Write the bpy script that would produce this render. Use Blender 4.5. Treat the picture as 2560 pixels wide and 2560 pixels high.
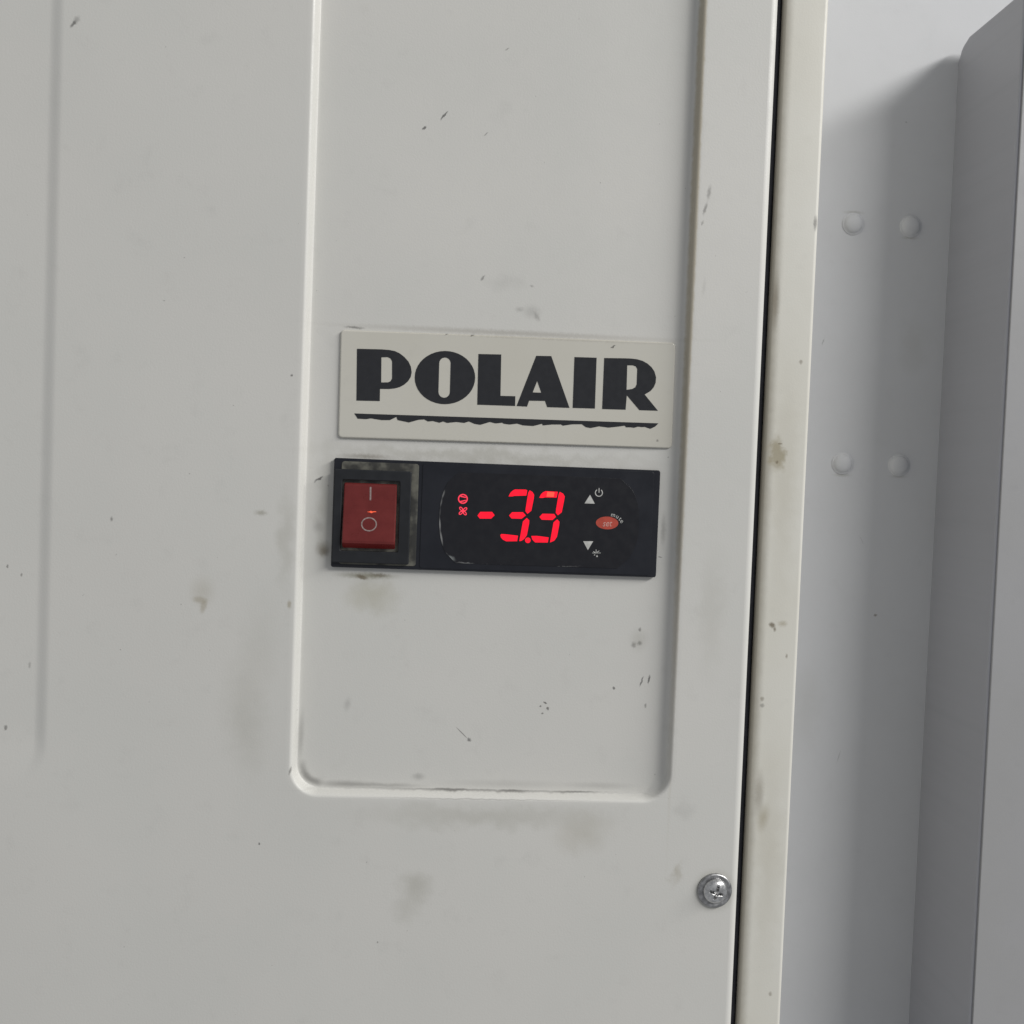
import bpy, bmesh, math, random
from mathutils import Vector, Matrix

# ------------------------------------------------------------------ clear
for o in list(bpy.data.objects):
    bpy.data.objects.remove(o, do_unlink=True)
scene = bpy.context.scene
C = scene.collection
MM = 0.001
R = math.radians

# ------------------------------------------------------------------ camera
cam_data = bpy.data.cameras.new('camera')
cam_data.sensor_width = 36.0
cam_data.lens = 36.0
cam_data.clip_start = 0.01
cam_data.clip_end = 50
cam = bpy.data.objects.new('camera', cam_data)
C.objects.link(cam)
cam.matrix_world = (Matrix.Translation((0, -320 * MM, 0)) @ Matrix.Rotation(R(-3.6232), 4, 'Z')
                    @ Matrix.Rotation(R(90 - 1.9269), 4, 'X') @ Matrix.Rotation(R(2.1796), 4, 'Z'))
scene.camera = cam

# ------------------------------------------------------------------ room light
world = bpy.data.worlds.new('World')
scene.world = world
world.use_nodes = True
bg = world.node_tree.nodes['Background']
bg.inputs[0].default_value = (0.95, 0.97, 1.0, 1)
bg.inputs[1].default_value = 0.31


def area_lamp(name, loc, target, sx, sy, power, col, up=None):
    d = bpy.data.lights.new(name, 'AREA')
    d.shape = 'RECTANGLE'
    d.size, d.size_y = sx, sy
    d.energy = power
    d.color = col
    o = bpy.data.objects.new(name, d)
    C.objects.link(o)
    o.location = loc
    o.rotation_euler = (Vector(target) - Vector(loc)).to_track_quat('-Z', 'Y').to_euler()
    return o


# one ceiling strip lamp, up and to the right of the unit
area_lamp('ceiling_lamp', (1.95, -1.20, 1.38), (0.05, 0, 0), 2.1, 0.28, 73, (1.0, 0.985, 0.95))

vs = scene.view_settings
vs.view_transform = 'Standard'
vs.look = 'None'
vs.exposure = 0
vs.gamma = 1
vs.use_curve_mapping = False
scene.render.engine = 'CYCLES'
scene.cycles.max_bounces = 8

LETTERS = {
    'P': [[(-29.84,38.24),(-22.27,38.4),(-19.91,38.33),(-18.13,38.06),(-16.63,37.45),(-15.11,36.39),(-13.73,34.97),(-12.93,33.38),(-12.64,31.67),(-12.88,30.18),(-13.67,28.84),(-14.81,27.75),(-16.12,26.95),(-17.73,26.44),(-19.5,26.18),(-22.3,26.09),(-22.24,22.3),(-29.49,22.14)],
          [(-22.19,35.92),(-20.28,36.07),(-19.38,35.7),(-18.84,34.83),(-18.66,29.51),(-19.05,28.66),(-19.86,28.24),(-21.99,28.12)]],
    'O': [[(7.27,30.92),(7.2,29.61),(6.9,28.32),(6.38,27.09),(5.64,25.94),(4.71,24.91),(3.61,24.01),(2.37,23.27),(1.01,22.72),(-0.42,22.35),(-1.9,22.18),(-3.38,22.22),(-4.84,22.47),(-6.22,22.91),(-7.51,23.54),(-8.67,24.33),(-9.66,25.29),(-10.48,26.36),(-11.08,27.54),(-11.47,28.79),(-11.63,30.09),(-11.56,31.39),(-11.26,32.67),(-10.74,33.9),(-10,35.04),(-9.08,36.07),(-7.98,36.97),(-6.75,37.7),(-5.4,38.26),(-3.97,38.63),(-2.49,38.8),(-1.01,38.77),(0.44,38.53),(1.83,38.09),(3.12,37.47),(4.28,36.68),(5.28,35.73),(6.1,34.65),(6.71,33.47),(7.11,32.21)],
          [(-4.14,34.9),(-4.03,35.59),(-3.66,36.18),(-3.1,36.59),(-2.42,36.76),(-1.73,36.65),(-1.14,36.3),(-0.73,35.74),(-0.57,35.06),(-0.49,26.05),(-0.6,25.37),(-0.97,24.77),(-1.53,24.36),(-2.21,24.19),(-2.9,24.3),(-3.49,24.66),(-3.9,25.22),(-4.06,25.9)]],
    'L': [[(8.02,38.33),(15.19,38.51),(15.44,25.55),(20.12,25.63),(20.18,22.55),(8.24,22.46)]],
    'A': [[(26.23,38.59),(30.99,38.72),(37.42,22.68),(30.32,22.62),(29.55,24.54),(24.53,24.41),(23.94,22.5),(20.63,22.57)],
          [(26.84,30.7),(25.57,27.06),(28.28,27.09)]],
    'I': [[(38.35,38.75),(45.4,38.86),(45.51,22.81),(38.42,22.72)]],
    'R': [[(47.82,38.88),(54.34,39.08),(56.47,39.09),(58.31,38.96),(60.16,38.51),(61.71,37.73),(63.07,36.65),(64.04,35.34),(64.64,33.56),(64.57,31.75),(64.02,30.31),(63,29.06),(61.22,27.93),(65.71,22.97),(59.75,22.9),(55.51,27.45),(55.33,22.86),(47.82,22.76)],
          [(55.26,36.9),(57.02,36.98),(58.01,36.67),(58.5,35.85),(58.52,31.04),(58.13,30.12),(57.18,29.53),(55.37,29.16)]],
}
WAVY_LINE = [(-30.01,18.12),(66.04,19),(65.01,17.9),(63.51,17.14),(61.66,17.67),(60.74,17.57),(59.52,17.67),(58.31,17.26),(57.09,17.36),(55.72,17.3),(55.24,17.8),(53.12,17.41),(50.1,16.98),(47.05,17.25),(44.34,16.6),(42.81,16.83),(41.56,17.69),(38.54,17.56),(35.53,16.99),(34.91,17.35),(31.9,17.2),(29.19,16.82),(28.87,17.31),(26.19,16.51),(22.87,16.56),(21.05,17.05),(18.66,16.65),(16.85,16.82),(16.3,17.12),(14.21,16.83),(12.39,17.2),(9.43,16.18),(7.63,16.41),(5.81,17.08),(4.33,16.57),(1.93,16.77),(-1.04,16.35),(-2.24,16.75),(-3.42,16.31),(-5.52,16.76),(-7,16.55),(-8.21,17.15),(-9.99,16.96),(-12.93,16.01),(-16.51,16.6),(-16.9,17.57),(-18.88,16.5),(-21.54,16.39),(-24.8,16.79),(-26.27,16.49),(-28.93,16.53)]
SEGMENTS = [
    [(9.57,-12.36),(10.4,-11.17),(14.08,-11.04),(14.95,-12.06),(13.9,-13.17),(10.3,-13.28)],
    [(19.12,-5.99),(19.65,-4.83),(20.25,-4.19),(21.02,-3.72),(24.45,-3.63),(24.94,-3.84),(24.7,-5.52),(20.92,-5.75),(20.31,-5.94)],
    [(25.69,-3.81),(26.59,-4.3),(27.16,-5.16),(27.11,-6.31),(26.47,-10.21),(25.31,-11.25),(24.63,-10.45),(24.68,-9.57),(25.28,-4.62)],
    [(19.52,-12),(20.41,-10.92),(23.85,-10.79),(24.8,-11.76),(23.49,-12.87),(20.31,-12.89)],
    [(25.15,-12.54),(25.94,-13.31),(25.92,-14.28),(25.36,-18),(24.53,-19.26),(23.67,-19.86),(23.05,-19.96),(23.96,-13.73)],
    [(16.99,-18.2),(17.33,-17.92),(18.83,-17.96),(22.55,-18.27),(22.35,-20.01),(18.92,-20.16),(17.84,-19.67),(17.2,-18.98)],
    [(26.62,-19.58),(26.55,-19.96),(26.32,-20.28),(25.97,-20.46),(25.58,-20.47),(25.22,-20.32),(24.96,-20.02),(24.86,-19.64),(24.93,-19.25),(25.16,-18.94),(25.51,-18.76),(25.9,-18.74),(26.26,-18.9),(26.52,-19.2)],
    [(28.82,-6.04),(29.36,-4.91),(29.95,-4.3),(30.73,-3.89),(34.62,-3.95),(34.34,-5.78),(30.72,-5.86),(29.84,-6.07)],
    [(35.24,-3.95),(36.33,-4.47),(36.89,-5.33),(36.76,-6.48),(36.12,-10.39),(34.95,-11.35),(34.27,-10.63),(34.31,-9.57),(34.92,-4.79)],
    [(29.14,-12.1),(30.04,-11.05),(33.75,-11),(34.35,-11.9),(33.3,-12.92),(29.85,-12.94)],
    [(34.79,-12.64),(35.53,-13.41),(35.48,-14.47),(34.92,-18.2),(34.09,-19.46),(32.78,-20.07),(33.68,-13.65)],
    [(26.75,-18.22),(28.55,-18.12),(32.31,-18.47),(32.07,-20.1),(28.1,-20.2),(27.18,-19.35)],
]


# ------------------------------------------------------------------ materials
def new_mat(name):
    m = bpy.data.materials.new(name)
    m.use_nodes = True
    nt = m.node_tree
    return m, nt, nt.nodes['Principled BSDF']


def coords_mm(nt):
    tc = nt.nodes.new('ShaderNodeTexCoord')
    vm = nt.nodes.new('ShaderNodeVectorMath')
    vm.operation = 'MULTIPLY'
    vm.inputs[1].default_value = (1000, 0, 1000)
    nt.links.new(tc.outputs['Object'], vm.inputs[0])
    return vm.outputs[0]


def noise(nt, vec, scale, detail=2.0, rough=0.5):
    n = nt.nodes.new('ShaderNodeTexNoise')
    n.inputs['Scale'].default_value = scale
    n.inputs['Detail'].default_value = detail
    n.inputs['Roughness'].default_value = rough
    nt.links.new(vec, n.inputs['Vector'])
    return n


def maprange(nt, val, a, b, c, d, smooth=True):
    n = nt.nodes.new('ShaderNodeMapRange')
    n.interpolation_type = 'SMOOTHSTEP' if smooth else 'LINEAR'
    nt.links.new(val, n.inputs[0])
    for i, v in enumerate((a, b, c, d)):
        n.inputs[i + 1].default_value = v
    return n.outputs[0]


def mathn(nt, op, a, b):
    n = nt.nodes.new('ShaderNodeMath')
    n.operation = op
    for i, v in enumerate((a, b)):
        if isinstance(v, (int, float)):
            n.inputs[i].default_value = v
        else:
            nt.links.new(v, n.inputs[i])
    return n.outputs[0]


def mixcol(nt, fac, a, b):
    n = nt.nodes.new('ShaderNodeMix')
    n.data_type = 'RGBA'
    for sock, v in ((n.inputs[0], fac), (n.inputs[6], a), (n.inputs[7], b)):
        if isinstance(v, (int, float)):
            sock.default_value = v
        elif isinstance(v, tuple):
            sock.default_value = (*v, 1)
        else:
            nt.links.new(v, sock)
    return n.outputs[2]


def wobble(nt, vec, scale, amount, detail=3.0):
    """vec shifted by noise so that stain outlines are ragged"""
    n = noise(nt, vec, scale, detail, 0.6)
    s = nt.nodes.new('ShaderNodeVectorMath')
    s.operation = 'SUBTRACT'
    s.inputs[1].default_value = (0.5, 0.5, 0.5)
    nt.links.new(n.outputs['Color'], s.inputs[0])
    m = nt.nodes.new('ShaderNodeVectorMath')
    m.operation = 'MULTIPLY_ADD'
    m.inputs[1].default_value = (amount, 0, amount)
    nt.links.new(s.outputs[0], m.inputs[0])
    nt.links.new(vec, m.inputs[2])
    return m.outputs[0]


GREY = (0.075, 0.07, 0.065)
DARK = (0.02, 0.02, 0.022)
TAN = (0.30, 0.26, 0.17)
OLIVE = (0.24, 0.23, 0.17)
BROWN = (0.14, 0.11, 0.07)


def ellipse_marks(nt, vec, col, items):
    """items: x, z, rx, rz, angle, colour, opacity, softness(0..1), kind ('s' speck, 'b' blotch)"""
    kinds = {k[8] for k in items}
    src = {'l': vec}
    if 's' in kinds:
        src['s'] = wobble(nt, vec, 1.1, 1.1)
    if 'b' in kinds:
        src['b'] = wobble(nt, vec, 0.16, 9.0, 4.0)
    if 'e' in kinds:
        src['e'] = wobble(nt, vec, 0.35, 0.7, 2.0)
    for (x, z, rx, rz, ang, c, op, soft, kind) in items:
        mp = nt.nodes.new('ShaderNodeMapping')
        mp.vector_type = 'TEXTURE'
        mp.inputs[1].default_value = (x, 0, z)
        mp.inputs[2].default_value = (0, R(ang), 0)
        mp.inputs[3].default_value = (rx, 1, rz)
        nt.links.new(src[kind], mp.inputs[0])
        ln = nt.nodes.new('ShaderNodeVectorMath')
        ln.operation = 'LENGTH'
        nt.links.new(mp.outputs[0], ln.inputs[0])
        f = maprange(nt, ln.outputs['Value'], 1 - soft, 1.0 + soft * 0.3, op, 0)
        col = mixcol(nt, f, col, c)
    return col


def paint(name, base, alt, items=(), rough=0.42, spec=0.45, bump=0.22, specks=True, mott=0.22, rvar=1.0, wave=0.0):
    m, nt, b = new_mat(name)
    v = coords_mm(nt)
    big = noise(nt, v, 0.018, 4.0, 0.55)
    col = mixcol(nt, maprange(nt, big.outputs[0], 0.35, 0.68, 0, 1), base, alt)
    mid = noise(nt, v, 0.11, 5.0, 0.65)
    col = mixcol(nt, maprange(nt, mid.outputs[0], 0.52, 0.8, 0, mott), col, tuple(k * 0.72 for k in base))
    if specks:
        sp = noise(nt, v, 0.55, 2.0, 0.4)
        col = mixcol(nt, maprange(nt, sp.outputs[0], 0.77, 0.80, 0, 0.35), col, GREY)
    if items:
        col = ellipse_marks(nt, v, col, items)
    nt.links.new(col, b.inputs['Base Color'])
    nt.links.new(maprange(nt, mid.outputs[0], 0.3, 0.7, rough - 0.06 * rvar, rough + 0.10 * rvar), b.inputs['Roughness'])
    b.inputs['Specular IOR Level'].default_value = spec
    g = noise(nt, v, 1.6, 3.0, 0.6)
    bp = nt.nodes.new('ShaderNodeBump')
    bp.inputs['Strength'].default_value = bump
    bp.inputs['Distance'].default_value = 0.00015
    nt.links.new(g.outputs[0], bp.inputs['Height'])
    last = bp
    if wave:                                  # slight waviness of thin sheet
        b2 = nt.nodes.new('ShaderNodeBump')
        b2.inputs['Strength'].default_value = wave
        b2.inputs['Distance'].default_value = 0.004
        nt.links.new(noise(nt, v, 0.014, 0.0).outputs[0], b2.inputs['Height'])
        nt.links.new(bp.outputs[0], b2.inputs['Normal'])
        last = b2
    nt.links.new(last.outputs[0], b.inputs['Normal'])
    return m


def plain(name, col, rough=0.5, spec=0.5, metal=0.0, var=0.15, scale=0.4, emit=None, estr=0.0, coat=0.0):
    m, nt, b = new_mat(name)
    v = coords_mm(nt)
    n = noise(nt, v, scale, 4.0, 0.6)
    c = mixcol(nt, maprange(nt, n.outputs[0], 0.3, 0.7, 0, 1), tuple(k * (1 - var) for k in col),
               tuple(k * (1 + var) for k in col))
    nt.links.new(c, b.inputs['Base Color'])
    nt.links.new(maprange(nt, n.outputs[0], 0.3, 0.7, rough * 0.85, rough * 1.15), b.inputs['Roughness'])
    b.inputs['Specular IOR Level'].default_value = spec
    b.inputs['Metallic'].default_value = metal
    b.inputs['Coat Weight'].default_value = coat
    b.inputs['Coat Roughness'].default_value = 0.08
    if emit:
        b.inputs['Emission Color'].default_value = (*emit, 1)
        b.inputs['Emission Strength'].default_value = estr
    return m


COVER_STAINS_AND_SHADE = [
    # cover face
    (-117.2, 130.9, 0.6, 1.5, 35, DARK, 0.61, 0.6, 's'),
    (-116.3, 132.2, 1.0, 1.6, 35, GREY, 0.35, 0.8, 's'),
    (-49.2, 28.8, 0.45, 0.5, 0, GREY, 0.75, 0.5, 's'),
    (-57.3, -13.8, 2.2, 1.0, 0, OLIVE, 0.5, 0.9, 's'),
    (-75.0, -41.4, 2.7, 1.3, 8, TAN, 0.40, 0.7, 's'),
    (-74.0, -43.4, 1.2, 2.4, 14, TAN, 0.42, 0.7, 's'),
    (-74.4, -38.6, 4.2, 5.0, 0, TAN, 0.22, 1.0, 's'),
    (-102.3, -17.3, 0.5, 0.9, 10, GREY, 0.55, 0.7, 's'),
    (-132.7, -82.5, 0.5, 1.0, 10, GREY, 0.6, 0.6, 's'),
    (-133.2, -32.9, 0.35, 0.6, 0, GREY, 0.6, 0.6, 's'),
    (-129.0, -35.3, 0.35, 0.6, 0, GREY, 0.5, 0.6, 's'),
    (-126.0, -63.0, 0.5, 1.2, 0, GREY, 0.35, 0.8, 's'),
    (-47.8, -42.0, 0.8, 1.6, 0, TAN, 0.55, 0.8, 's'),
    (-49.5, -22.0, 3.0, 16.0, 0, OLIVE, 0.22, 1.0, 'b'),
    (-57.5, -59.0, 7.0, 22.0, 8, OLIVE, 0.10, 1.0, 'b'),
    (-60.0, -80.0, 8.0, 18.0, -12, OLIVE, 0.16, 1.0, 'b'),
    (78.3, 91.5, 0.7, 2.6, 8, GREY, 0.45, 0.9, 's'),
    (77.3, 86.5, 0.5, 2.3, 14, GREY, 0.55, 0.8, 's'),
    (76.6, 82.0, 0.4, 0.9, 10, GREY, 0.45, 0.8, 's'),
    (78.0, 62.0, 0.7, 3.0, 5, GREY, 0.12, 1.0, 's'),
    (-5.6, -130.5, 6.0, 5.5, 0, OLIVE, 0.30, 1.0, 'b'),
    (-8.5, -137.5, 5.0, 5.0, 0, OLIVE, 0.17, 1.0, 'b'),
    (46.7, -112.0, 10.0, 7.0, -10, TAN, 0.22, 1.0, 'b'),
    (15.0, -107.5, 42.0, 4.5, 0, OLIVE, 0.22, 1.0, 'b'),
    (77.3, -125.0, 2.0, 4.5, 0, TAN, 0.35, 1.0, 'b'),
    (79.0, -104.0, 4.0, 4.0, 0, GREY, 0.10, 1.0, 'b'),
    (90.1, -130.2, 7.4, 7.2, 0, OLIVE, 0.35, 0.5, 's'),
    (-54.8, -117.2, 0.42, 0.42, 0, DARK, 0.66, 0.4, 's'),
    (-17.0, -148.0, 0.35, 0.4, 0, GREY, 0.5, 0.6, 's'),
    (85.0, -40.0, 5.0, 22.0, 0, OLIVE, 0.13, 1.0, 'b'),
    # recess floor
    (-5.4, 111.8, 0.33, 1.9, 38, DARK, 0.70, 0.5, 's'),
    (-11.4, 107.6, 0.4, 0.95, 45, DARK, 0.70, 0.5, 's'),
    (7.9, 106.9, 0.3, 0.9, 50, GREY, 0.5, 0.7, 's'),
    (13.6, 133.5, 0.3, 0.9, 55, GREY, 0.45, 0.7, 's'),
    (8.5, 62.2, 0.45, 1.1, 35, DARK, 0.49, 0.7, 's'),
    (24.4, 52.4, 3.2, 2.4, 0, GREY, 0.20, 1.0, 's'),
    (26.0, 51.0, 0.9, 1.9, -30, GREY, 0.32, 0.9, 's'),
    (20.5, 53.0, 1.5, 1.0, 0, GREY, 0.25, 1.0, 's'),
    (24.0, 60.5, 0.7, 0.4, 20, GREY, 0.35, 0.9, 's'),
    (15.0, 61.0, 7.0, 3.5, 0, GREY, 0.09, 1.0, 'b'),
    # around the controller
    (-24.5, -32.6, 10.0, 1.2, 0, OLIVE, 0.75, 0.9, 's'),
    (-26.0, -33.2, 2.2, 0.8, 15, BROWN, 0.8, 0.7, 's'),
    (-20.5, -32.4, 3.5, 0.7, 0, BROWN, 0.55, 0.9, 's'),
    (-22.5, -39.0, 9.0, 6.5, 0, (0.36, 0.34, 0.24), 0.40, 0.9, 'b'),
    (-38.4, -24.5, 2.6, 2.9, 30, BROWN, 0.55, 1.0, 's'),
    (-38.0, -25.5, 1.8, 1.8, 0, BROWN, 0.55, 0.9, 's'),
    (-40.2, -17.5, 2.0, 2.6, 0, GREY, 0.28, 1.0, 's'),
    (-38.0, -12.0, 4.0, 20.0, 0, OLIVE, 0.30, 1.0, 'b'),
    (-40.2, -2.6, 0.5, 1.3, 55, DARK, 0.74, 0.5, 's'),
    (-41.4, -3.4, 0.35, 0.8, 45, DARK, 0.49, 0.7, 's'),
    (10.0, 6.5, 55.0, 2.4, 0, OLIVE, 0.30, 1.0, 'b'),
    (-26.0, 4.9, 9.0, 0.9, 0, BROWN, 0.45, 1.0, 's'),
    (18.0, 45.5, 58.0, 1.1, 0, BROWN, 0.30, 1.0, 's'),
    (-31.0, 44.9, 3.5, 0.5, 2, GREY, 0.6, 0.8, 's'),
    (69.3, -15.0, 1.0, 6.0, 0, GREY, 0.35, 1.0, 's'),
    (68.6, -23.6, 0.8, 0.3, 10, DARK, 0.57, 0.7, 's'),
    # below
    (63.2, -51.6, 0.9, 1.0, 0, DARK, 0.49, 0.8, 's'),
    (61.3, -52.2, 1.0, 1.2, 0, GREY, 0.5, 0.9, 's'),
    (63.0, -47.2, 0.5, 0.7, 0, GREY, 0.6, 0.8, 's'),
    (62.8, -50.6, 3.2, 4.0, 0, OLIVE, 0.20, 1.0, 's'),
    (64.3, -63.9, 0.32, 1.9, 16, DARK, 0.66, 0.5, 's'),
    (66.7, -63.2, 0.38, 1.5, 8, DARK, 0.74, 0.5, 's'),
    (55.4, -66.3, 0.42, 0.6, 0, DARK, 0.66, 0.5, 's'),
    (65.9, -71.8, 0.4, 0.9, 10, GREY, 0.55, 0.8, 's'),
    (33.5, -71.6, 0.7, 0.35, 20, GREY, 0.85, 0.6, 's'),
    (34.4, -73.4, 0.5, 0.6, 0, GREY, 0.75, 0.6, 's'),
    (32.0, -72.7, 0.45, 0.35, 0, GREY, 0.7, 0.6, 's'),
    (32.8, -75.0, 0.4, 0.35, 0, GREY, 0.7, 0.6, 's'),
    (9.6, -84.1, 0.75, 0.65, 0, DARK, 0.61, 0.6, 's'),
    (7.2, -81.9, 0.16, 2.9, -46, GREY, 0.7, 0.5, 'l'),
    (-29.3, -73.6, 1.2, 2.4, 10, GREY, 0.22, 1.0, 's'),
    (-42.8, -93.1, 1.5, 1.9, 178, GREY, 0.22, 1.0, 'e'),  # lower-left corner arc: grime, with the shadow of the bend painted in
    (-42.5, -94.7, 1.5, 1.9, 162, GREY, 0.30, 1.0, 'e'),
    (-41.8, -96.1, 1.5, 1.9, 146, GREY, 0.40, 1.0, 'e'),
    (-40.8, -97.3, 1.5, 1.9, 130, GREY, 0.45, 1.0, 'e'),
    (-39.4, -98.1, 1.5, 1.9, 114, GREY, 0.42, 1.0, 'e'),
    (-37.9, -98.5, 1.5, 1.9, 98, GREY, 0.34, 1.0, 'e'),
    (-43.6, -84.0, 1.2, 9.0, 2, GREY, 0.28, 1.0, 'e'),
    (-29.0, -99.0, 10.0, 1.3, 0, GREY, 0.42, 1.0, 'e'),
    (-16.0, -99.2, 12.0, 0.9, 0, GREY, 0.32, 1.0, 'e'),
    (-6.1, -96.2, 2.3, 1.3, 0, GREY, 0.30, 1.0, 's'),
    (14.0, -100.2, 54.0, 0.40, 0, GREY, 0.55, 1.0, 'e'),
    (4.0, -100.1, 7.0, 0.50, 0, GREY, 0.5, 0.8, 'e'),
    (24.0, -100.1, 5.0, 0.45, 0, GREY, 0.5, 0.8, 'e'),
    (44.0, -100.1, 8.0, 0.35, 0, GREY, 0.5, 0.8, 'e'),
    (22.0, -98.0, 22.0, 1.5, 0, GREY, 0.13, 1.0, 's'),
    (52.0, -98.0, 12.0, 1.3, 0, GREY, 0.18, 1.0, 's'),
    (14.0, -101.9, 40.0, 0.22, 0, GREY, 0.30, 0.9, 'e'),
    (-46.0, -94.0, 0.4, 1.6, 10, GREY, 0.6, 0.8, 's'),
    # yellowed rub line on the right rim of the pressing
    (74.1, 110.0, 1.2, 212.0, 0, (0.40, 0.35, 0.25), 0.75, 0.6, 'e'),
]
FLANGE_STAINS_AND_SHADE = [
    (102.2, 0.0, 3.0, 600.0, 0, (0.20, 0.18, 0.14), 0.80, 1.0, 'e'),  # brown grime along the gap, its soft shading painted in too
    (106.3, 11.0, 2.8, 6.5, 0, TAN, 0.75, 0.6, 'b'),
    (107.3, 14.3, 0.9, 0.35, 0, BROWN, 0.7, 0.7, 's'),
    (106.6, 8.2, 0.5, 0.6, 0, BROWN, 0.7, 0.7, 's'),
    (107.5, -45.0, 1.3, 1.0, 30, BROWN, 0.8, 0.7, 's'),
    (108.4, -46.4, 0.5, 0.9, 0, BROWN, 0.7, 0.7, 's'),
    (111.0, -44.5, 1.8, 1.2, 0, TAN, 0.5, 0.9, 's'),
    (105.3, -69.5, 0.8, 1.0, 0, BROWN, 0.5, 0.8, 's'),
    (105.5, -71.6, 0.9, 0.8, 0, GREY, 0.45, 0.8, 's'),
    (105.8, -101.0, 1.8, 8.0, 0, BROWN, 0.42, 0.9, 's'),
    (107.5, -109.0, 2.2, 5.0, 10, TAN, 0.50, 1.0, 's'),
    (112.8, -55.0, 0.4, 0.9, 0, BROWN, 0.6, 0.7, 's'),
    (112.9, 41.1, 0.7, 0.9, 0, BROWN, 0.55, 0.8, 's'),
    (115.6, 86.0, 0.7, 2.8, 0, DARK, 0.6, 0.8, 's'),
    (103.6, 60.0, 1.5, 10.0, 0, BROWN, 0.55, 0.9, 's'),
    (112.7, -168.0, 0.8, 0.8, 0, BROWN, 0.5, 0.8, 's'),
    (109.5, 0.0, 5.0, 40.0, 0, TAN, 0.20, 1.0, 'b'),
    (110.0, -125.0, 5.0, 40.0, 0, TAN, 0.18, 1.0, 'b'),
]
# the cover carries many marks: its paint is made per height band, each with the marks that lie in it
BANDS = [300, 70, 38, 8, -20, -43.3, -60.7, -78.3, -93.3, -105.2, -300]
XBANDS = [-300, -52, 30, 300]


def in_box(k, x0, x1, z0, z1):
    a = R(k[4])
    hx = abs(k[2] * math.cos(a)) + abs(k[3] * math.sin(a))
    hz = abs(k[2] * math.sin(a)) + abs(k[3] * math.cos(a))
    m = 5.5 if k[8] == 'b' else 1.2
    return k[0] + hx * 1.3 + m > x0 and k[0] - hx * 1.3 - m < x1 and k[1] + hz * 1.3 + m > z0 and k[1] - hz * 1.3 - m < z1


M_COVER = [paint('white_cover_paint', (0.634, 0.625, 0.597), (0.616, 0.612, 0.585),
                 [k for k in COVER_STAINS_AND_SHADE if in_box(k, xa, xb, zl, zh)], wave=0.30)
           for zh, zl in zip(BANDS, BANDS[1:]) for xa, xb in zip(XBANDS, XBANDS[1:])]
M_FLANGE = paint('cream_paint', (0.665, 0.655, 0.605), (0.640, 0.625, 0.565), FLANGE_STAINS_AND_SHADE)
M_WALL = paint('grey_white_paint', (0.580, 0.588, 0.608), (0.565, 0.572, 0.590),
               [(177.5, -51.0, 0.9, 0.6, 0, BROWN, 0.6, 0.7, 's'), (150.0, 60.0, 0.3, 1.6, 20, GREY, 0.35, 0.8, 's'), (170.0, -20.0, 0.25, 2.2, -30, GREY, 0.22, 0.9, 's'),
                (188.0, 60.0, 7.0, 12.0, 0, OLIVE, 0.12, 1.0, 'b'), (150.0, -90.0, 8.0, 20.0, 0, OLIVE, 0.12, 1.0, 'b'), (180.0, 150.0, 0.5, 0.5, 0, GREY, 0.35, 0.8, 's'),
                (165.0, -110.0, 0.3, 3.0, 15, GREY, 0.25, 0.9, 's'), (160.0, 112.6, 4.5, 0.8, 0, OLIVE, 0.35, 1.0, 's'), (184.0, 103.6, 4.0, 0.7, 0, OLIVE, 0.35, 1.0, 's'), (160.5, 6.1, 4.2, 0.8, 0, OLIVE, 0.35, 1.0, 's'), (184.2, 6.4, 4.0, 0.7, 0, OLIVE, 0.3, 1.0, 's')], rough=0.55, spec=0.3, specks=False, mott=0.12, rvar=0.3)
M_CAB = paint('grey_cabinet_paint', (0.360, 0.365, 0.398), (0.350, 0.354, 0.384), rough=0.45, specks=False, mott=0.15)
M_CABF = paint('grey_front_paint', (0.345, 0.345, 0.355), (0.335, 0.335, 0.34), rough=0.45, specks=False)
M_PLATE = paint('beige_resin', (0.590, 0.574, 0.518), (0.570, 0.552, 0.490),
                [(50.5, 42.6, 0.3, 1.0, 60, DARK, 0.7, 0.6, 's'), (66.0, 13.5, 0.5, 0.4, 30, GREY, 0.5, 0.7, 's'),
                 (-2.0, 44.3, 0.35, 1.0, 50, DARK, 0.7, 0.6, 's'), (6.0, 44.3, 0.35, 1.0, 50, DARK, 0.7, 0.6, 's'),
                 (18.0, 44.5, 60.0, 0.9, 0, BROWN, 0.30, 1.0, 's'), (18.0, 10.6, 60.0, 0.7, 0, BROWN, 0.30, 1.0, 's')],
                rough=0.17, spec=0.5, bump=0.0, specks=False)
M_INK = plain('dark_ink', (0.025, 0.026, 0.030), rough=0.28, spec=0.35, var=0.05)
M_BLACK = plain('black_plastic', (0.0100, 0.0115, 0.0175), rough=0.42, spec=0.40, var=0.10, scale=0.10)
M_GAP_SHADE = plain('gap_shade_black', (0.022, 0.023, 0.028), rough=0.75, spec=0.2, var=0.25, scale=0.3)  # near-black tone standing in for shade in the gap
M_SWITCH = plain('black_switch_plastic', (0.013, 0.0145, 0.018), rough=0.5, spec=0.4, var=0.10, scale=0.2)
M_WHITE = plain('white_print', (0.52, 0.52, 0.50), rough=0.5)
M_MARK = plain('worn_white_print', (0.28, 0.22, 0.21), rough=0.5, var=0.35, scale=1.2)
M_RED = plain('red_translucent_plastic', (0.115, 0.018, 0.017), rough=0.30, spec=0.4, var=0.12, scale=0.2, emit=(1.0, 0.05, 0.05), estr=0.022)
M_SET = plain('red_print', (0.46, 0.070, 0.045), rough=0.4, var=0.1)
M_PINK = plain('pale_red_print', (0.60, 0.36, 0.32), rough=0.4, var=0.1)
M_STEEL = plain('zinc_steel', (0.66, 0.66, 0.66), rough=0.28, metal=1.0, var=0.2, scale=0.8)
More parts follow.
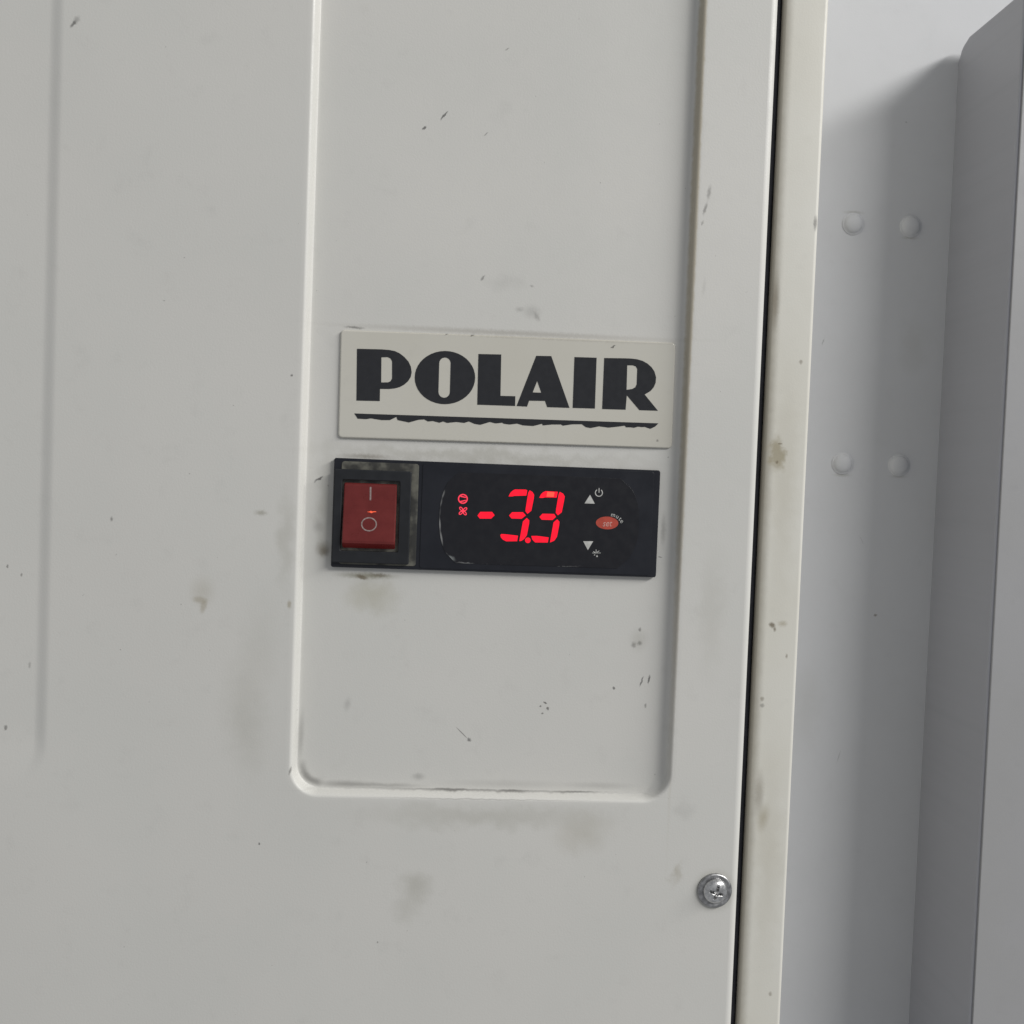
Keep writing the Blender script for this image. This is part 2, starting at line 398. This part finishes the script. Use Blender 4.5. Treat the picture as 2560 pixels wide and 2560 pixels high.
M_STEEL_DULL = plain('dull_zinc_steel', (0.40, 0.40, 0.405), rough=0.42, metal=1.0, var=0.3, scale=0.7)
M_LED = plain('lit_red_segment', (0.10, 0.002, 0.006), rough=0.4, emit=(1.0, 0.001, 0.022), estr=1.15)
M_LED2 = plain('lit_red_icon', (0.3, 0.02, 0.03), rough=0.4, emit=(1.0, 0.045, 0.09), estr=0.95)
M_LEDHOT = plain('lit_orange_spot', (0.3, 0.02, 0.01), rough=0.4, emit=(1.0, 0.075, 0.045), estr=1.25)
M_NEON = plain('neon_glow', (0.3, 0.05, 0.02), rough=0.4, emit=(1.0, 0.12, 0.05), estr=0.9)


def ledge_material():
    m, nt, b = new_mat('dusty_black_plastic')
    v = coords_mm(nt)
    n = noise(nt, v, 0.16, 3.0, 0.55)
    col = mixcol(nt, maprange(nt, n.outputs[0], 0.36, 0.62, 0, 1), (0.135, 0.132, 0.110), (0.030, 0.030, 0.028))
    nt.links.new(col, b.inputs['Base Color'])
    b.inputs['Roughness'].default_value = 0.7
    return m


def window_material():
    m, nt, b = new_mat('smoky_display_window')
    v = coords_mm(nt)
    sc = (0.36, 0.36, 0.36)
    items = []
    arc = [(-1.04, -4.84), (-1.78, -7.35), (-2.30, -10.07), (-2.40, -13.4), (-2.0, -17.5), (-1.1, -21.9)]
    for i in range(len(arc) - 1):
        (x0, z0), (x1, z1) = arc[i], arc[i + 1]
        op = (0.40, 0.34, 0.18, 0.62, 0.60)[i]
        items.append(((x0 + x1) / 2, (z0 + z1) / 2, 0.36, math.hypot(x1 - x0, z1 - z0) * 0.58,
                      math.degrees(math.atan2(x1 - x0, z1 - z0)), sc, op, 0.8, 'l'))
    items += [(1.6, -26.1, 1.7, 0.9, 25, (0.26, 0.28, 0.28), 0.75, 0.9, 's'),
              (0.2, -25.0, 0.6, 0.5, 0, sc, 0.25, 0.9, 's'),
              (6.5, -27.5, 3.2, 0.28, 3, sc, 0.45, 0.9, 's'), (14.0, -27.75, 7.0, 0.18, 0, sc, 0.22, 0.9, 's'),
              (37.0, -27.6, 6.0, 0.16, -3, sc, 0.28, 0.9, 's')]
    col = ellipse_marks(nt, v, mixcol(nt, 0.0, (0.0065, 0.0068, 0.0105), (0, 0, 0)), items)
    nt.links.new(col, b.inputs['Base Color'])
    n = noise(nt, v, 0.3, 4.0, 0.6)
    nt.links.new(maprange(nt, n.outputs[0], 0.3, 0.7, 0.28, 0.42), b.inputs['Roughness'])
    return m


M_LEDGE = ledge_material()
M_WINDOW = window_material()


# ------------------------------------------------------------------ helpers
def link(name, me, mat, parent=None, smooth=False):
    o = bpy.data.objects.new(name, me)
    C.objects.link(o)
    if mat:
        me.materials.append(mat)
    if parent:
        o.parent = parent
        # the parts keep place coordinates: cancel the offset of the thing they belong to
        base = Vector((0, 0, 0))
        q = parent
        while q:
            base += q.location
            q = q.parent
        o.location = -base
    if smooth:
        for p in me.polygons:
            p.use_smooth = True
    return o


def thing(name, loc, label, cat, group=None):
    o = bpy.data.objects.new(name, None)
    C.objects.link(o)
    o.empty_display_size = 0.01
    o.location = Vector(loc) * MM
    o['label'] = label
    o['category'] = cat
    if group:
        o['group'] = group
    return o


def bm_mesh(bm, name):
    bm.normal_update()
    me = bpy.data.meshes.new(name)
    bm.to_mesh(me)
    bm.free()
    return me


TO_XZ = Matrix.Rotation(R(90), 4, 'X')


def prism(name, loops, y_front, y_back, mat, parent, bevel=0.0, res=2, smooth=False):
    """outlines in (x, z) mm, the first one outer and the others holes, given real thickness along y"""
    cu = bpy.data.curves.new(name, 'CURVE')
    cu.dimensions = '2D'
    cu.fill_mode = 'BOTH'
    for lp in loops:
        s = cu.splines.new('POLY')
        s.points.add(len(lp) - 1)
        for p, (x, z) in zip(s.points, lp):
            p.co = (x * MM, z * MM, 0, 1)
        s.use_cyclic_u = True
    th = (y_back - y_front) * MM
    cu.extrude = max(th / 2 - bevel * MM, 1e-6)
    cu.bevel_depth = bevel * MM
    cu.bevel_resolution = res
    cu.offset = -bevel * MM
    tmp = bpy.data.objects.new('tmp', cu)
    me = bpy.data.meshes.new_from_object(tmp)
    bpy.data.objects.remove(tmp)
    bpy.data.curves.remove(cu)
    me.transform(Matrix.Translation((0, (y_front + y_back) / 2 * MM, 0)) @ TO_XZ)
    me.name = name
    me.materials.clear()
    bm = bmesh.new()
    bm.from_mesh(me)
    bmesh.ops.remove_doubles(bm, verts=bm.verts, dist=1e-7)
    bmesh.ops.recalc_face_normals(bm, faces=bm.faces)
    bm.to_mesh(me)
    bm.free()
    o = link(name, me, mat, parent)
    if smooth:
        for p in me.polygons:
            p.use_smooth = abs(p.normal.y) < 0.98
    return o


def text_mesh(name, body, size, mat, parent, x, z, y, rot=0.0, shear=0.0, bold=0.0, sx=1.0):
    cu = bpy.data.curves.new(name, 'FONT')
    cu.body = body
    cu.size = size * MM
    cu.shear = shear
    cu.align_x = 'CENTER'
    cu.align_y = 'CENTER'
    cu.extrude = 0.03 * MM
    cu.offset = bold * MM
    tmp = bpy.data.objects.new('tmp', cu)
    me = bpy.data.meshes.new_from_object(tmp)
    bpy.data.objects.remove(tmp)
    bpy.data.curves.remove(cu)
    me.transform(Matrix.Translation((x * MM, y * MM, z * MM)) @ TO_XZ @ Matrix.Rotation(R(rot), 4, 'Z')
                 @ Matrix.Diagonal((sx, 1, 1, 1)))
    me.materials.clear()
    return link(name, me, mat, parent)


def rrect(x0, x1, z0, z1, r, n=6):
    pts = []
    for cx, cz, a0 in ((x1 - r, z1 - r, 0), (x0 + r, z1 - r, 90), (x0 + r, z0 + r, 180), (x1 - r, z0 + r, 270)):
        for i in range(n + 1):
            a = R(a0 + 90 * i / n)
            pts.append((cx + r * math.cos(a), cz + r * math.sin(a)))
    return pts


def circle(cx, cz, rx, rz=None, n=32, a0=0, a1=360, closed=True):
    rz = rz or rx
    k = n if closed else n - 1
    return [(cx + rx * math.cos(R(a0 + (a1 - a0) * i / k)), cz + rz * math.sin(R(a0 + (a1 - a0) * i / k))) for i in range(n)]


def rotpts(pts, cx, cz, ang):
    c, s = math.cos(R(ang)), math.sin(R(ang))
    return [(cx + (x - cx) * c - (z - cz) * s, cz + (x - cx) * s + (z - cz) * c) for x, z in pts]


def lathe(bm, cx, cz, prof, n=48):
    """prof: (radius, y) pairs in mm, axis along y"""
    rings = []
    for r, y in prof:
        if r < 1e-6:
            rings.append([bm.verts.new((cx * MM, y * MM, cz * MM))])
        else:
            rings.append([bm.verts.new(((cx + r * math.cos(2 * math.pi * i / n)) * MM, y * MM,
                                        (cz + r * math.sin(2 * math.pi * i / n)) * MM)) for i in range(n)])
    for a, b in zip(rings, rings[1:]):
        for i in range(n):
            j = (i + 1) % n
            if len(a) == 1:
                bm.faces.new((a[0], b[j], b[i]))
            elif len(b) == 1:
                bm.faces.new((a[i], a[j], b[0]))
            else:
                bm.faces.new((a[i], a[j], b[j], b[i]))
    bmesh.ops.recalc_face_normals(bm, faces=bm.faces)


def sheet_along_z(name, prof, z0, z1, mat, parent, nz=1):
    """bent sheet: an (x, y) profile in mm swept up z"""
    bm = bmesh.new()
    rows = []
    for k in range(nz + 1):
        z = z0 + (z1 - z0) * k / nz
        rows.append([bm.verts.new((x * MM, y * MM, z * MM)) for x, y in prof])
    for a, b in zip(rows, rows[1:]):
        for i in range(len(prof) - 1):
            bm.faces.new((a[i], a[i + 1], b[i + 1], b[i]))
    return link(name, bm_mesh(bm, name), mat, parent, True)


def smooth01(t):
    t = max(0.0, min(1.0, t))
    return t * t * (3 - 2 * t)


# ------------------------------------------------------------------ cooling unit: pressed front cover
unit = thing('cooling_unit_cover', (0, 0, -200),
             'off-white painted metal front cover with pressed rounded recess, scuffed and stained', 'cover')
REC = (-46.6, 74.9, -102.4, 230.0, 9.5)      # rim of the pressed recess
FLOOR_Y = 4.0


def build_cover():
    bm = bmesh.new()
    x0, x1, z0, z1, r = REC
    nc = 14
    base = []                                # (centre, outward normal)
    for cx, cz, a0 in ((x1 - r, z1 - r, 0), (x0 + r, z1 - r, 90), (x0 + r, z0 + r, 180), (x1 - r, z0 + r, 270)):
        for i in range(nc + 1):
            a = R(a0 + 90 * i / nc)
            base.append((Vector((cx, 0, cz)), Vector((math.cos(a), 0, math.sin(a)))))
    prof = [('r', -1.2, 0.0)]
    for i in range(6):                       # convex rim
        a = R(62 * i / 5)
        prof.append(('r', 1.25 * math.sin(a), 1.25 * (1 - math.cos(a))))
    prof.append(('r', 1.42, 1.9))
    for i in range(9):                       # concave foot
        a = R(62 * (1 - i / 8))
        prof.append(('c', 1 - math.sin(a) / math.sin(R(62)), (math.cos(a) - math.cos(R(62))) / (1 - math.cos(R(62)))))
    prof.append(('f', 1.0, 1.0))
    rings = []
    for kind, t, d in prof:
        ring = []
        for c, n in base:
            ext = 0.75 + 2.5 * smooth01((n.x - 0.1) / 0.8)
            if kind == 'r':
                off, y = t, d
            elif kind == 'c':
                off, y = 1.65 + ext * t, 2.5 + (FLOOR_Y - 2.5) * d
            else:
                off, y = 1.65 + ext + 0.8, FLOOR_Y
            p = c + n * (r - off)
            ring.append(bm.verts.new((p.x * MM, y * MM, p.z * MM)))
        rings.append(ring)
    n = len(base)
    for a, b in zip(rings, rings[1:]):
        for i in range(n):
            j = (i + 1) % n
            f = bm.faces.new((a[i], a[j], b[j], b[i]))
            f.smooth = True
    bm.faces.new(rings[-1])
    # flat face round the recess
    cx0, cx1, cz0, cz1 = -100.0, 95.5, -215.0, 265.0
    corners = [bm.verts.new((x * MM, 0, z * MM)) for x, z in ((cx0, cz0), (cx1, cz0), (cx1, cz1), (cx0, cz1))]
    es = [bm.edges.new((corners[i], corners[(i + 1) % 4])) for i in range(4)]
    es += [bm.edges.get((rings[0][i], rings[0][(i + 1) % n])) for i in range(n)]
    bmesh.ops.triangle_fill(bm, edges=es, use_beauty=True, normal=(0, -1, 0))
    # rolled right edge, then the side folding back
    pr = [(95.5, 0.0)] + [(95.5 + 2.5 * math.sin(R(a)), 2.5 - 2.5 * math.cos(R(a))) for a in range(9, 91, 9)] + [(98.0, 55.0)]
    rows = [[bm.verts.new((x * MM, y * MM, z * MM)) for x, y in pr] for z in (cz0, cz1)]
    for i in range(len(pr) - 1):
        f = bm.faces.new((rows[0][i], rows[0][i + 1], rows[1][i + 1], rows[1][i]))
        f.smooth = True
    # left field with its shallow pressed crease
    xs = [-185, -160, -145, -136, -131]
    x = -128.0
    while x < -115.9:
        xs.append(x)
        x += 0.4
    xs += [-112, -106, -100]
    zs = [-215, -180, -150, -125]
    z = -112.0
    while z < -66:
        zs.append(z)
        z += 1.0
    zs += [-60, -40, -19.7, 0, 30, 60, 90, 120, 150, 180, 265]
    grid = []
    for z in zs:
        row = []
        for x in xs:
            bend = max(0.0, -88.0 - z)
            xc = -122.1 - 0.045 * bend ** 2
            d = 0.58 * smooth01((xc + 2.2 - x) / 4.4) * smooth01((z + 101.0) / 20.0)
            d *= 1 - smooth01((-128.0 - x) / 40.0) * 0.6
            row.append(bm.verts.new((x * MM, d * MM, z * MM)))
        grid.append(row)
    for a, b in zip(grid, grid[1:]):
        for i in range(len(xs) - 1):
            f = bm.faces.new((a[i], a[i + 1], b[i + 1], b[i]))
            f.smooth = True
    for f in bm.faces:
        f.normal_update()
        if f.normal.y > 0:
            f.normal_flip()
    for zc in BANDS[1:-1]:
        bmesh.ops.bisect_plane(bm, geom=bm.verts[:] + bm.edges[:] + bm.faces[:], plane_co=(0, 0, zc * MM), plane_no=(0, 0, 1), dist=2e-6)
    for xc in XBANDS[1:-1]:
        bmesh.ops.bisect_plane(bm, geom=bm.verts[:] + bm.edges[:] + bm.faces[:], plane_co=(xc * MM, 0, 0), plane_no=(1, 0, 0), dist=2e-6)
    for f in bm.faces:
        c = f.calc_center_median() / MM
        f.material_index = 3 * sum(1 for zc in BANDS[1:-1] if c.z < zc) + sum(1 for xc in XBANDS[1:-1] if c.x > xc)
    return bm_mesh(bm, 'front_sheet')


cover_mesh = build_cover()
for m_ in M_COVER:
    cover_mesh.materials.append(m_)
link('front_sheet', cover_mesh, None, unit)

# screw of the cover: flanged pan head with a cross recess
SX, SZ = 90.1, -130.0
screw = thing('screw', (SX, -1, SZ), '', '')
del screw['label'], screw['category']
bm = bmesh.new()
lathe(bm, SX, SZ, [(5.55, 0.02), (5.62, -0.35), (5.45, -0.72), (5.05, -0.88), (4.6, -0.80), (3.95, -0.62), (3.6, -0.60), (3.3, -0.6)])
wm = bm_mesh(bm, 'washer')
bm = bmesh.new()
dome = [(3.95, -0.55), (3.95, -0.9)]
for i in range(1, 9):
    a = R(90 * i / 8)
    dome.append((3.95 * math.cos(a), -0.9 - 1.85 * math.sin(a)))
dome[-1] = (0, -2.75)
lathe(bm, SX, SZ, dome + [], 48)
bot = [v for v in bm.verts if abs(v.co.y + 0.55 * MM) < 1e-6]
bm.faces.new(sorted(bot, key=lambda v: math.atan2(v.co.z - SZ * MM, v.co.x - SX * MM)))
bmesh.ops.recalc_face_normals(bm, faces=bm.faces)
hm = bm_mesh(bm, 'head')
w, l = 0.50, 2.9
cross = [(l, -w), (l, w), (w + .25, w + .25), (w, l), (-w, l), (-w - .25, w + .25), (-l, w), (-l, -w), (-w - .25, -w - .25), (-w, -l), (w, -l), (w + .25, -w - .25)]
bm = bmesh.new()
a_ = rotpts(cross, 0, 0, -14)
top = [bm.verts.new(((SX + x) * MM, -4 * MM, (SZ + z) * MM)) for x, z in a_]
botv = [bm.verts.new(((SX + x * 0.55) * MM, -1.05 * MM, (SZ + z * 0.55) * MM)) for x, z in a_]
bm.faces.new(top)
bm.faces.new(botv[::-1])
for i in range(len(a_)):
    j = (i + 1) % len(a_)
    bm.faces.new((top[i], botv[i], botv[j], top[j]))
bmesh.ops.recalc_face_normals(bm, faces=bm.faces)
cutter = link('cutter', bm_mesh(bm, 'cutter'), None)
tmp = link('tmp_head', hm, None)
mod = tmp.modifiers.new('b', 'BOOLEAN')
mod.object = cutter
mod.solver = 'EXACT'
dg = bpy.context.evaluated_depsgraph_get()
dg.update()
hm2 = bpy.data.meshes.new_from_object(tmp.evaluated_get(dg))
hm2.materials.clear()
bpy.data.objects.remove(tmp)
bpy.data.objects.remove(cutter)
screw.parent = unit
screw.location = Vector((SX, -1, SZ)) * MM - unit.location
link('washer', wm, M_STEEL_DULL, screw, True)
h = link('head', hm2, M_STEEL, screw)
for p in hm2.polygons:
    c = p.center
    rr = math.hypot(c.x - SX * MM, c.z - SZ * MM)
    p.use_smooth = (p.normal.x * (c.x - SX * MM) + p.normal.z * (c.z - SZ * MM)) > -1e-6 and p.normal.y < 0.2 and (rr > 2.0 * MM or p.normal.y < -0.85)

# ------------------------------------------------------------------ chassis behind the cover
chassis = thing('corner_post', (109, 40, -200),
                'narrow cream painted vertical metal post beside the dark gap right of the cover', 'post')
pr = [(102.1, 60.0), (102.1, 9.0)] + [(103.1 - 1.0 * math.cos(R(a)), 9.0 - 1.0 * math.sin(R(a))) for a in range(10, 91, 10)]
pr += [(115.3 + 1.4 * math.sin(R(a)), 9.4 - 1.4 * math.cos(R(a))) for a in range(0, 91, 10)] + [(116.7, 90.0)]
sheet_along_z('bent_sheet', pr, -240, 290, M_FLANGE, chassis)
sheet_along_z('gap_shade_strip', [(98.15, 60), (98.15, 10.4), (98.7, 9.8), (101.3, 9.8), (102.0, 10.4), (102.0, 60)], -240, 290, M_GAP_SHADE, chassis)  # dark strip added in the slot so that the gap stays black

# ------------------------------------------------------------------ panel set back on the right, with its rivets
panel = thing('back_panel', (160, 90, -240),
              'set-back grey-white metal panel with rivets, crossed by a diagonal shadow', 'panel')
bm = bmesh.new()
vs_ = [bm.verts.new((x * MM, 90 * MM, z * MM)) for x, z in ((60, -270), (330, -270), (330, 420), (60, 420))]
bm.faces.new(vs_)
link('sheet', bm_mesh(bm, 'sheet'), M_WALL, panel)
bm = bmesh.new()
lathe(bm, 0, 0, [(4.55, 0.02), (4.5, -0.30), (4.25, -0.42), (3.95, -0.42), (3.8, -0.55), (3.55, -1.05), (3.0, -1.5), (2.2, -1.85), (1.2, -2.05), (0, -2.12)], 40)
rm = bm_mesh(bm, 'rivet')
rm.materials.append(M_WALL)
for p in rm.polygons:
    p.use_smooth = True
for x, z in ((160.1, 108.0), (184.0, 108.3), (160.5, 10.9), (184.2, 11.1)):
    o = bpy.data.objects.new('rivet', rm)
    C.objects.link(o)
    o.parent = panel
    o.location = Vector((x, 90, z)) * MM - panel.location

# ------------------------------------------------------------------ cabinet at the right edge
cab = thing('side_cabinet', (200, 66, -240), 'plain grey metal box at the far right, its shaded side turned to the cover', 'cabinet')


def cabinet_mesh():
    bm = bmesh.new()
    prof = [(43.0, -260), (43.0, 181.0), (44.0, 182.4), (82.0, 182.4), (85.0, 181.2), (87.5, 179.0), (89.0, 176.4), (90.5, 175.0), (90.5, -260)]   # (y, z)
    a = [bm.verts.new((200.5 * MM, y * MM, z * MM)) for y, z in prof]
    b = [bm.verts.new((330 * MM, y * MM, z * MM)) for y, z in prof]
    bm.faces.new(a)
    bm.faces.new(b[::-1])
    for i in range(len(prof)):
        j = (i + 1) % len(prof)
        bm.faces.new((a[i], b[i], b[j], a[j]))
    bmesh.ops.recalc_face_normals(bm, faces=bm.faces)
    es = [e for e in bm.edges if abs(e.verts[0].co.x - 0.2005) < 1e-6 and abs(e.verts[1].co.x - 0.2005) < 1e-6 and (e.verts[0].co.y + e.verts[1].co.y) < 0.172]
    bmesh.ops.bevel(bm, geom=es, offset=0.8 * MM, segments=3, profile=0.5, affect='EDGES')
    return bm_mesh(bm, 'casing')


link('casing', cabinet_mesh(), M_CAB, cab)
prism('front_panel', [[(201.6, -259), (329, -259), (329, 180.4), (201.6, 180.4)]], 42.2, 43.2, M_CABF, cab, bevel=0.3)

# ------------------------------------------------------------------ nameplate
plate = thing('nameplate', (17.9, FLOOR_Y, 27.6), 'beige glossy nameplate with black POLAIR lettering above a ragged underline', 'nameplate')
NPY = 3.1
prism('backing_plate', [rotpts(rrect(-34.95, 70.6, 10.75, 44.35, 1.3), 17.8, 27.6, 0.45)], NPY, FLOOR_Y + 0.3, M_PLATE, plate, bevel=0.5, res=6, smooth=True)
for ch in 'POLAIR':
    prism('letter', LETTERS[ch], NPY - 0.06, NPY + 0.2, M_INK, plate)
prism('underline', [WAVY_LINE], NPY - 0.06, NPY + 0.2, M_INK, plate)

# ------------------------------------------------------------------ temperature controller
CT = 2.0
SH = CT - 1.0
ctl = thing('temperature_controller', (15.7, FLOOR_Y, -13), 'black digital temperature controller showing a red -3.3 under the nameplate', 'controller')
prism('housing', [rrect(-35.7, 67.2, -30.1, 4.06, 0.7)], CT + 0.3, FLOOR_Y + 0.4, M_BLACK, ctl, bevel=0.25, res=2)
prism('faceplate', [rrect(-8.1, 65.2, -29.5, 3.5, 0.8)], CT + 0.12, CT + 0.6, M_BLACK, ctl, bevel=0.12)
prism('dusty_rim', [rrect(-33.3, -9.3, -29.0, 3.1, 0.9)], CT + 0.10, CT + 0.6, M_LEDGE, ctl, bevel=0.1)
# display window: a barrel-shaped membrane
win = []
for i in range(13):                                   # left bulge, top to bottom
    t = -1 + 2 * i / 12
    win.append((1.2 - 3.6 * (1 - abs(t) ** 2.6), -13.3 - t * 13.2))
win = [(3.2, 1.0)] + win[1:-1] + [(3.2, -27.6)]
wr = []
for i in range(13):
    t = 1 - 2 * i / 12
    wr.append((56.5 + 4.5 * (1 - abs(t) ** 2.6), -13.3 - t * 13.2))
win += [(54.5, -27.6)] + wr[1:-1] + [(54.5, 1.0)]
window = prism('display_window', [win], CT, CT + 0.5, M_WINDOW, ctl, bevel=0.03)
for i, sg in enumerate(SEGMENTS):
    nm = 'decimal_point' if i == 6 else 'minus_sign' if i == 0 else 'digit_segment'
    prism(nm, [sg], CT - 0.05, CT + 0.2, M_LED, window)
prism('bright_spot', [[(31.3, -4.05), (33.6, -4.1), (33.4, -5.6), (31.1, -5.6)]], CT - 0.07, CT + 0.1, M_LEDHOT, window)
cxx, czz = 4.78, -7.28
prism('compressor_icon', [circle(cxx, czz, 1.55), circle(cxx, czz, 1.17)], CT - 0.05, CT + 0.2, M_LED2, window)
prism('compressor_icon', [[(4.0, -6.28), (5.75, -6.66), (5.68, -6.98), (3.95, -6.66)]], CT - 0.05, CT + 0.2, M_LED2, window)
prism('compressor_icon', [[(3.98, -7.98), (5.7, -7.55), (5.76, -7.87), (4.05, -8.32)]], CT - 0.05, CT + 0.2, M_LED2, window)
fx, fz = 4.95, -11.1
petals = []
for k in range(4):
    o_, i_ = [], []
    for q in range(16):
        a = 2 * math.pi * q / 16
        o_.append((fx + 0.86 + 0.80 * math.cos(a), fz + 0.50 * math.sin(a)))
        i_.append((fx + 0.90 + 0.46 * math.cos(a), fz + 0.22 * math.sin(a)))
    prism('fan_icon', [rotpts(o_, fx, fz, 42 + 90 * k), rotpts(i_, fx, fz, 42 + 90 * k)], CT - 0.05 - 0.003 * k, CT + 0.2, M_LED2, window)
# keys and their prints
prism('up_key', [[(44.93, -4.52), (43.27, -7.31), (46.54, -7.27)]], CT - 0.04, CT + 0.2, M_WHITE, ctl)
prism('down_key', [[(43.32, -19.3), (46.54, -19.21), (44.93, -22.04)]], CT - 0.04, CT + 0.2, M_WHITE, ctl)
setk = prism('set_key', [circle(50.73, -13.25, 3.58, 2.02, 40)], CT - 0.03, CT + 0.2, M_SET, ctl)
text_mesh('set_lettering', 'set', 2.9, M_PINK, setk, 50.65, -13.45, CT - 0.06, rot=2, shear=0.3, bold=-0.01, sx=0.85)
ring = circle(47.72, -3.78, 1.26, n=26, a0=125, a1=415, closed=False) + circle(47.72, -3.78, 0.98, n=26, a0=415, a1=125, closed=False)
prism('power_icon', [ring], CT - 0.04, CT + 0.2, M_WHITE, ctl)
prism('power_icon', [[(47.58, -2.28), (47.84, -2.28), (47.88, -3.75), (47.62, -3.75)]], CT - 0.045, CT + 0.2, M_WHITE, ctl)
for ch, x, z, rt in (('m', 52.55, -10.62, -6), ('u', 53.95, -11.10, -26), ('t', 54.85, -11.80, -42), ('e', 55.45, -12.55, -55)):
    text_mesh('mute_lettering', ch, 1.95, M_WHITE, ctl, x, z, CT - 0.03, rot=rt)
sx_, sz_ = 47.72, -22.95
flake = [[(46.35, -23.02), (49.08, -22.92), (49.08, -22.76), (46.35, -22.86)]]
for a in (35, 90, 145):
    flake.append(rotpts([(sx_ + 0.25, sz_ + 0.05), (sx_ + 1.15, sz_ + 0.05), (sx_ + 1.15, sz_ + 0.25), (sx_ + 0.25, sz_ + 0.25)], sx_, sz_, a))
flake.append([(46.95, -23.45), (47.35, -23.40), (47.30, -23.65), (46.95, -23.70)])
flake.append([(47.65, -24.15), (47.95, -23.50), (48.25, -24.10)])
for k, f in enumerate(flake):
    prism('defrost_icon', [f], CT - 0.04 - 0.003 * k, CT + 0.2, M_WHITE, ctl)

# ------------------------------------------------------------------ rocker switch
sw = thing('rocker_switch', (-23.4, FLOOR_Y, -14), 'translucent red rocker power switch in a black frame, left of the display', 'switch')
prism('frame', [rrect(-35.35, -11.45, -28.45, 0.68, 0.5), rrect(-32.8, -15.0, -24.7, -2.6, 0.4)], -0.1 + SH, CT + 0.5, M_SWITCH, sw, bevel=0.3, res=2)


def rocker_mesh():
    prof = [(2.0, -3.0), (0.75, -3.7), (0.35, -4.4), (0.02, -8.0), (-0.25, -11.5), (-0.55, -14.0), (-1.05, -18.0), (-1.5, -21.4), (-1.35, -22.2), (1.6, -24.2), (2.5, -24.3)]
    bm = bmesh.new()
    a = [bm.verts.new((-32.25 * MM, (y + SH) * MM, z * MM)) for y, z in prof]
    b = [bm.verts.new((-15.9 * MM, (y + SH) * MM, z * MM)) for y, z in prof]
    bm.faces.new(a)
    bm.faces.new(b[::-1])
    for i in range(len(prof)):
        j = (i + 1) % len(prof)
        bm.faces.new((a[i], b[i], b[j], a[j]))
    bmesh.ops.recalc_face_normals(bm, faces=bm.faces)
    side = [e for e in bm.edges if abs(e.verts[0].co.x - e.verts[1].co.x) < 1e-7]
    bmesh.ops.bevel(bm, geom=side, offset=0.35 * MM, segments=3, profile=0.5, affect='EDGES')
    return bm_mesh(bm, 'rocker')


def rocker_y(z):
    pts = [(0.35, -4.4), (0.02, -8.0), (-0.25, -11.5), (-0.55, -14.0), (-1.05, -18.0), (-1.5, -21.4)]
    for (ya, za), (yb, zb) in zip(pts, pts[1:]):
        if zb <= z <= za:
            return ya + (yb - ya) * (z - za) / (zb - za)
    return pts[0][0] if z > -4.4 else pts[-1][0]


def drape(o):
    """lay a flat print onto the tilted face of the rocker"""
    for v in o.data.vertices:
        v.co.y += (rocker_y(v.co.z / MM) + SH) * MM


rk = link('rocker', rocker_mesh(), M_RED, sw)
drape(prism('on_mark', [[(-24.35, -4.6), (-23.80, -4.6), (-23.75, -6.7), (-23.72, -8.75), (-24.2, -8.75), (-24.25, -6.7)]], -0.05, 0.1, M_MARK, rk))
drape(prism('off_mark', [circle(-24.1, -16.2, 2.45, 2.2, 40), circle(-24.1, -16.2, 2.08, 1.83, 40)], -0.05, 0.1, M_MARK, rk))
drape(prism('lamp_glow', [[(-25.0, -12.42), (-24.1, -12.25), (-23.7, -12.0), (-23.3, -12.2), (-22.3, -12.1), (-21.9, -12.3), (-23.0, -12.45), (-23.5, -12.75), (-24.0, -12.5)]], -0.05, 0.1, M_NEON, rk))
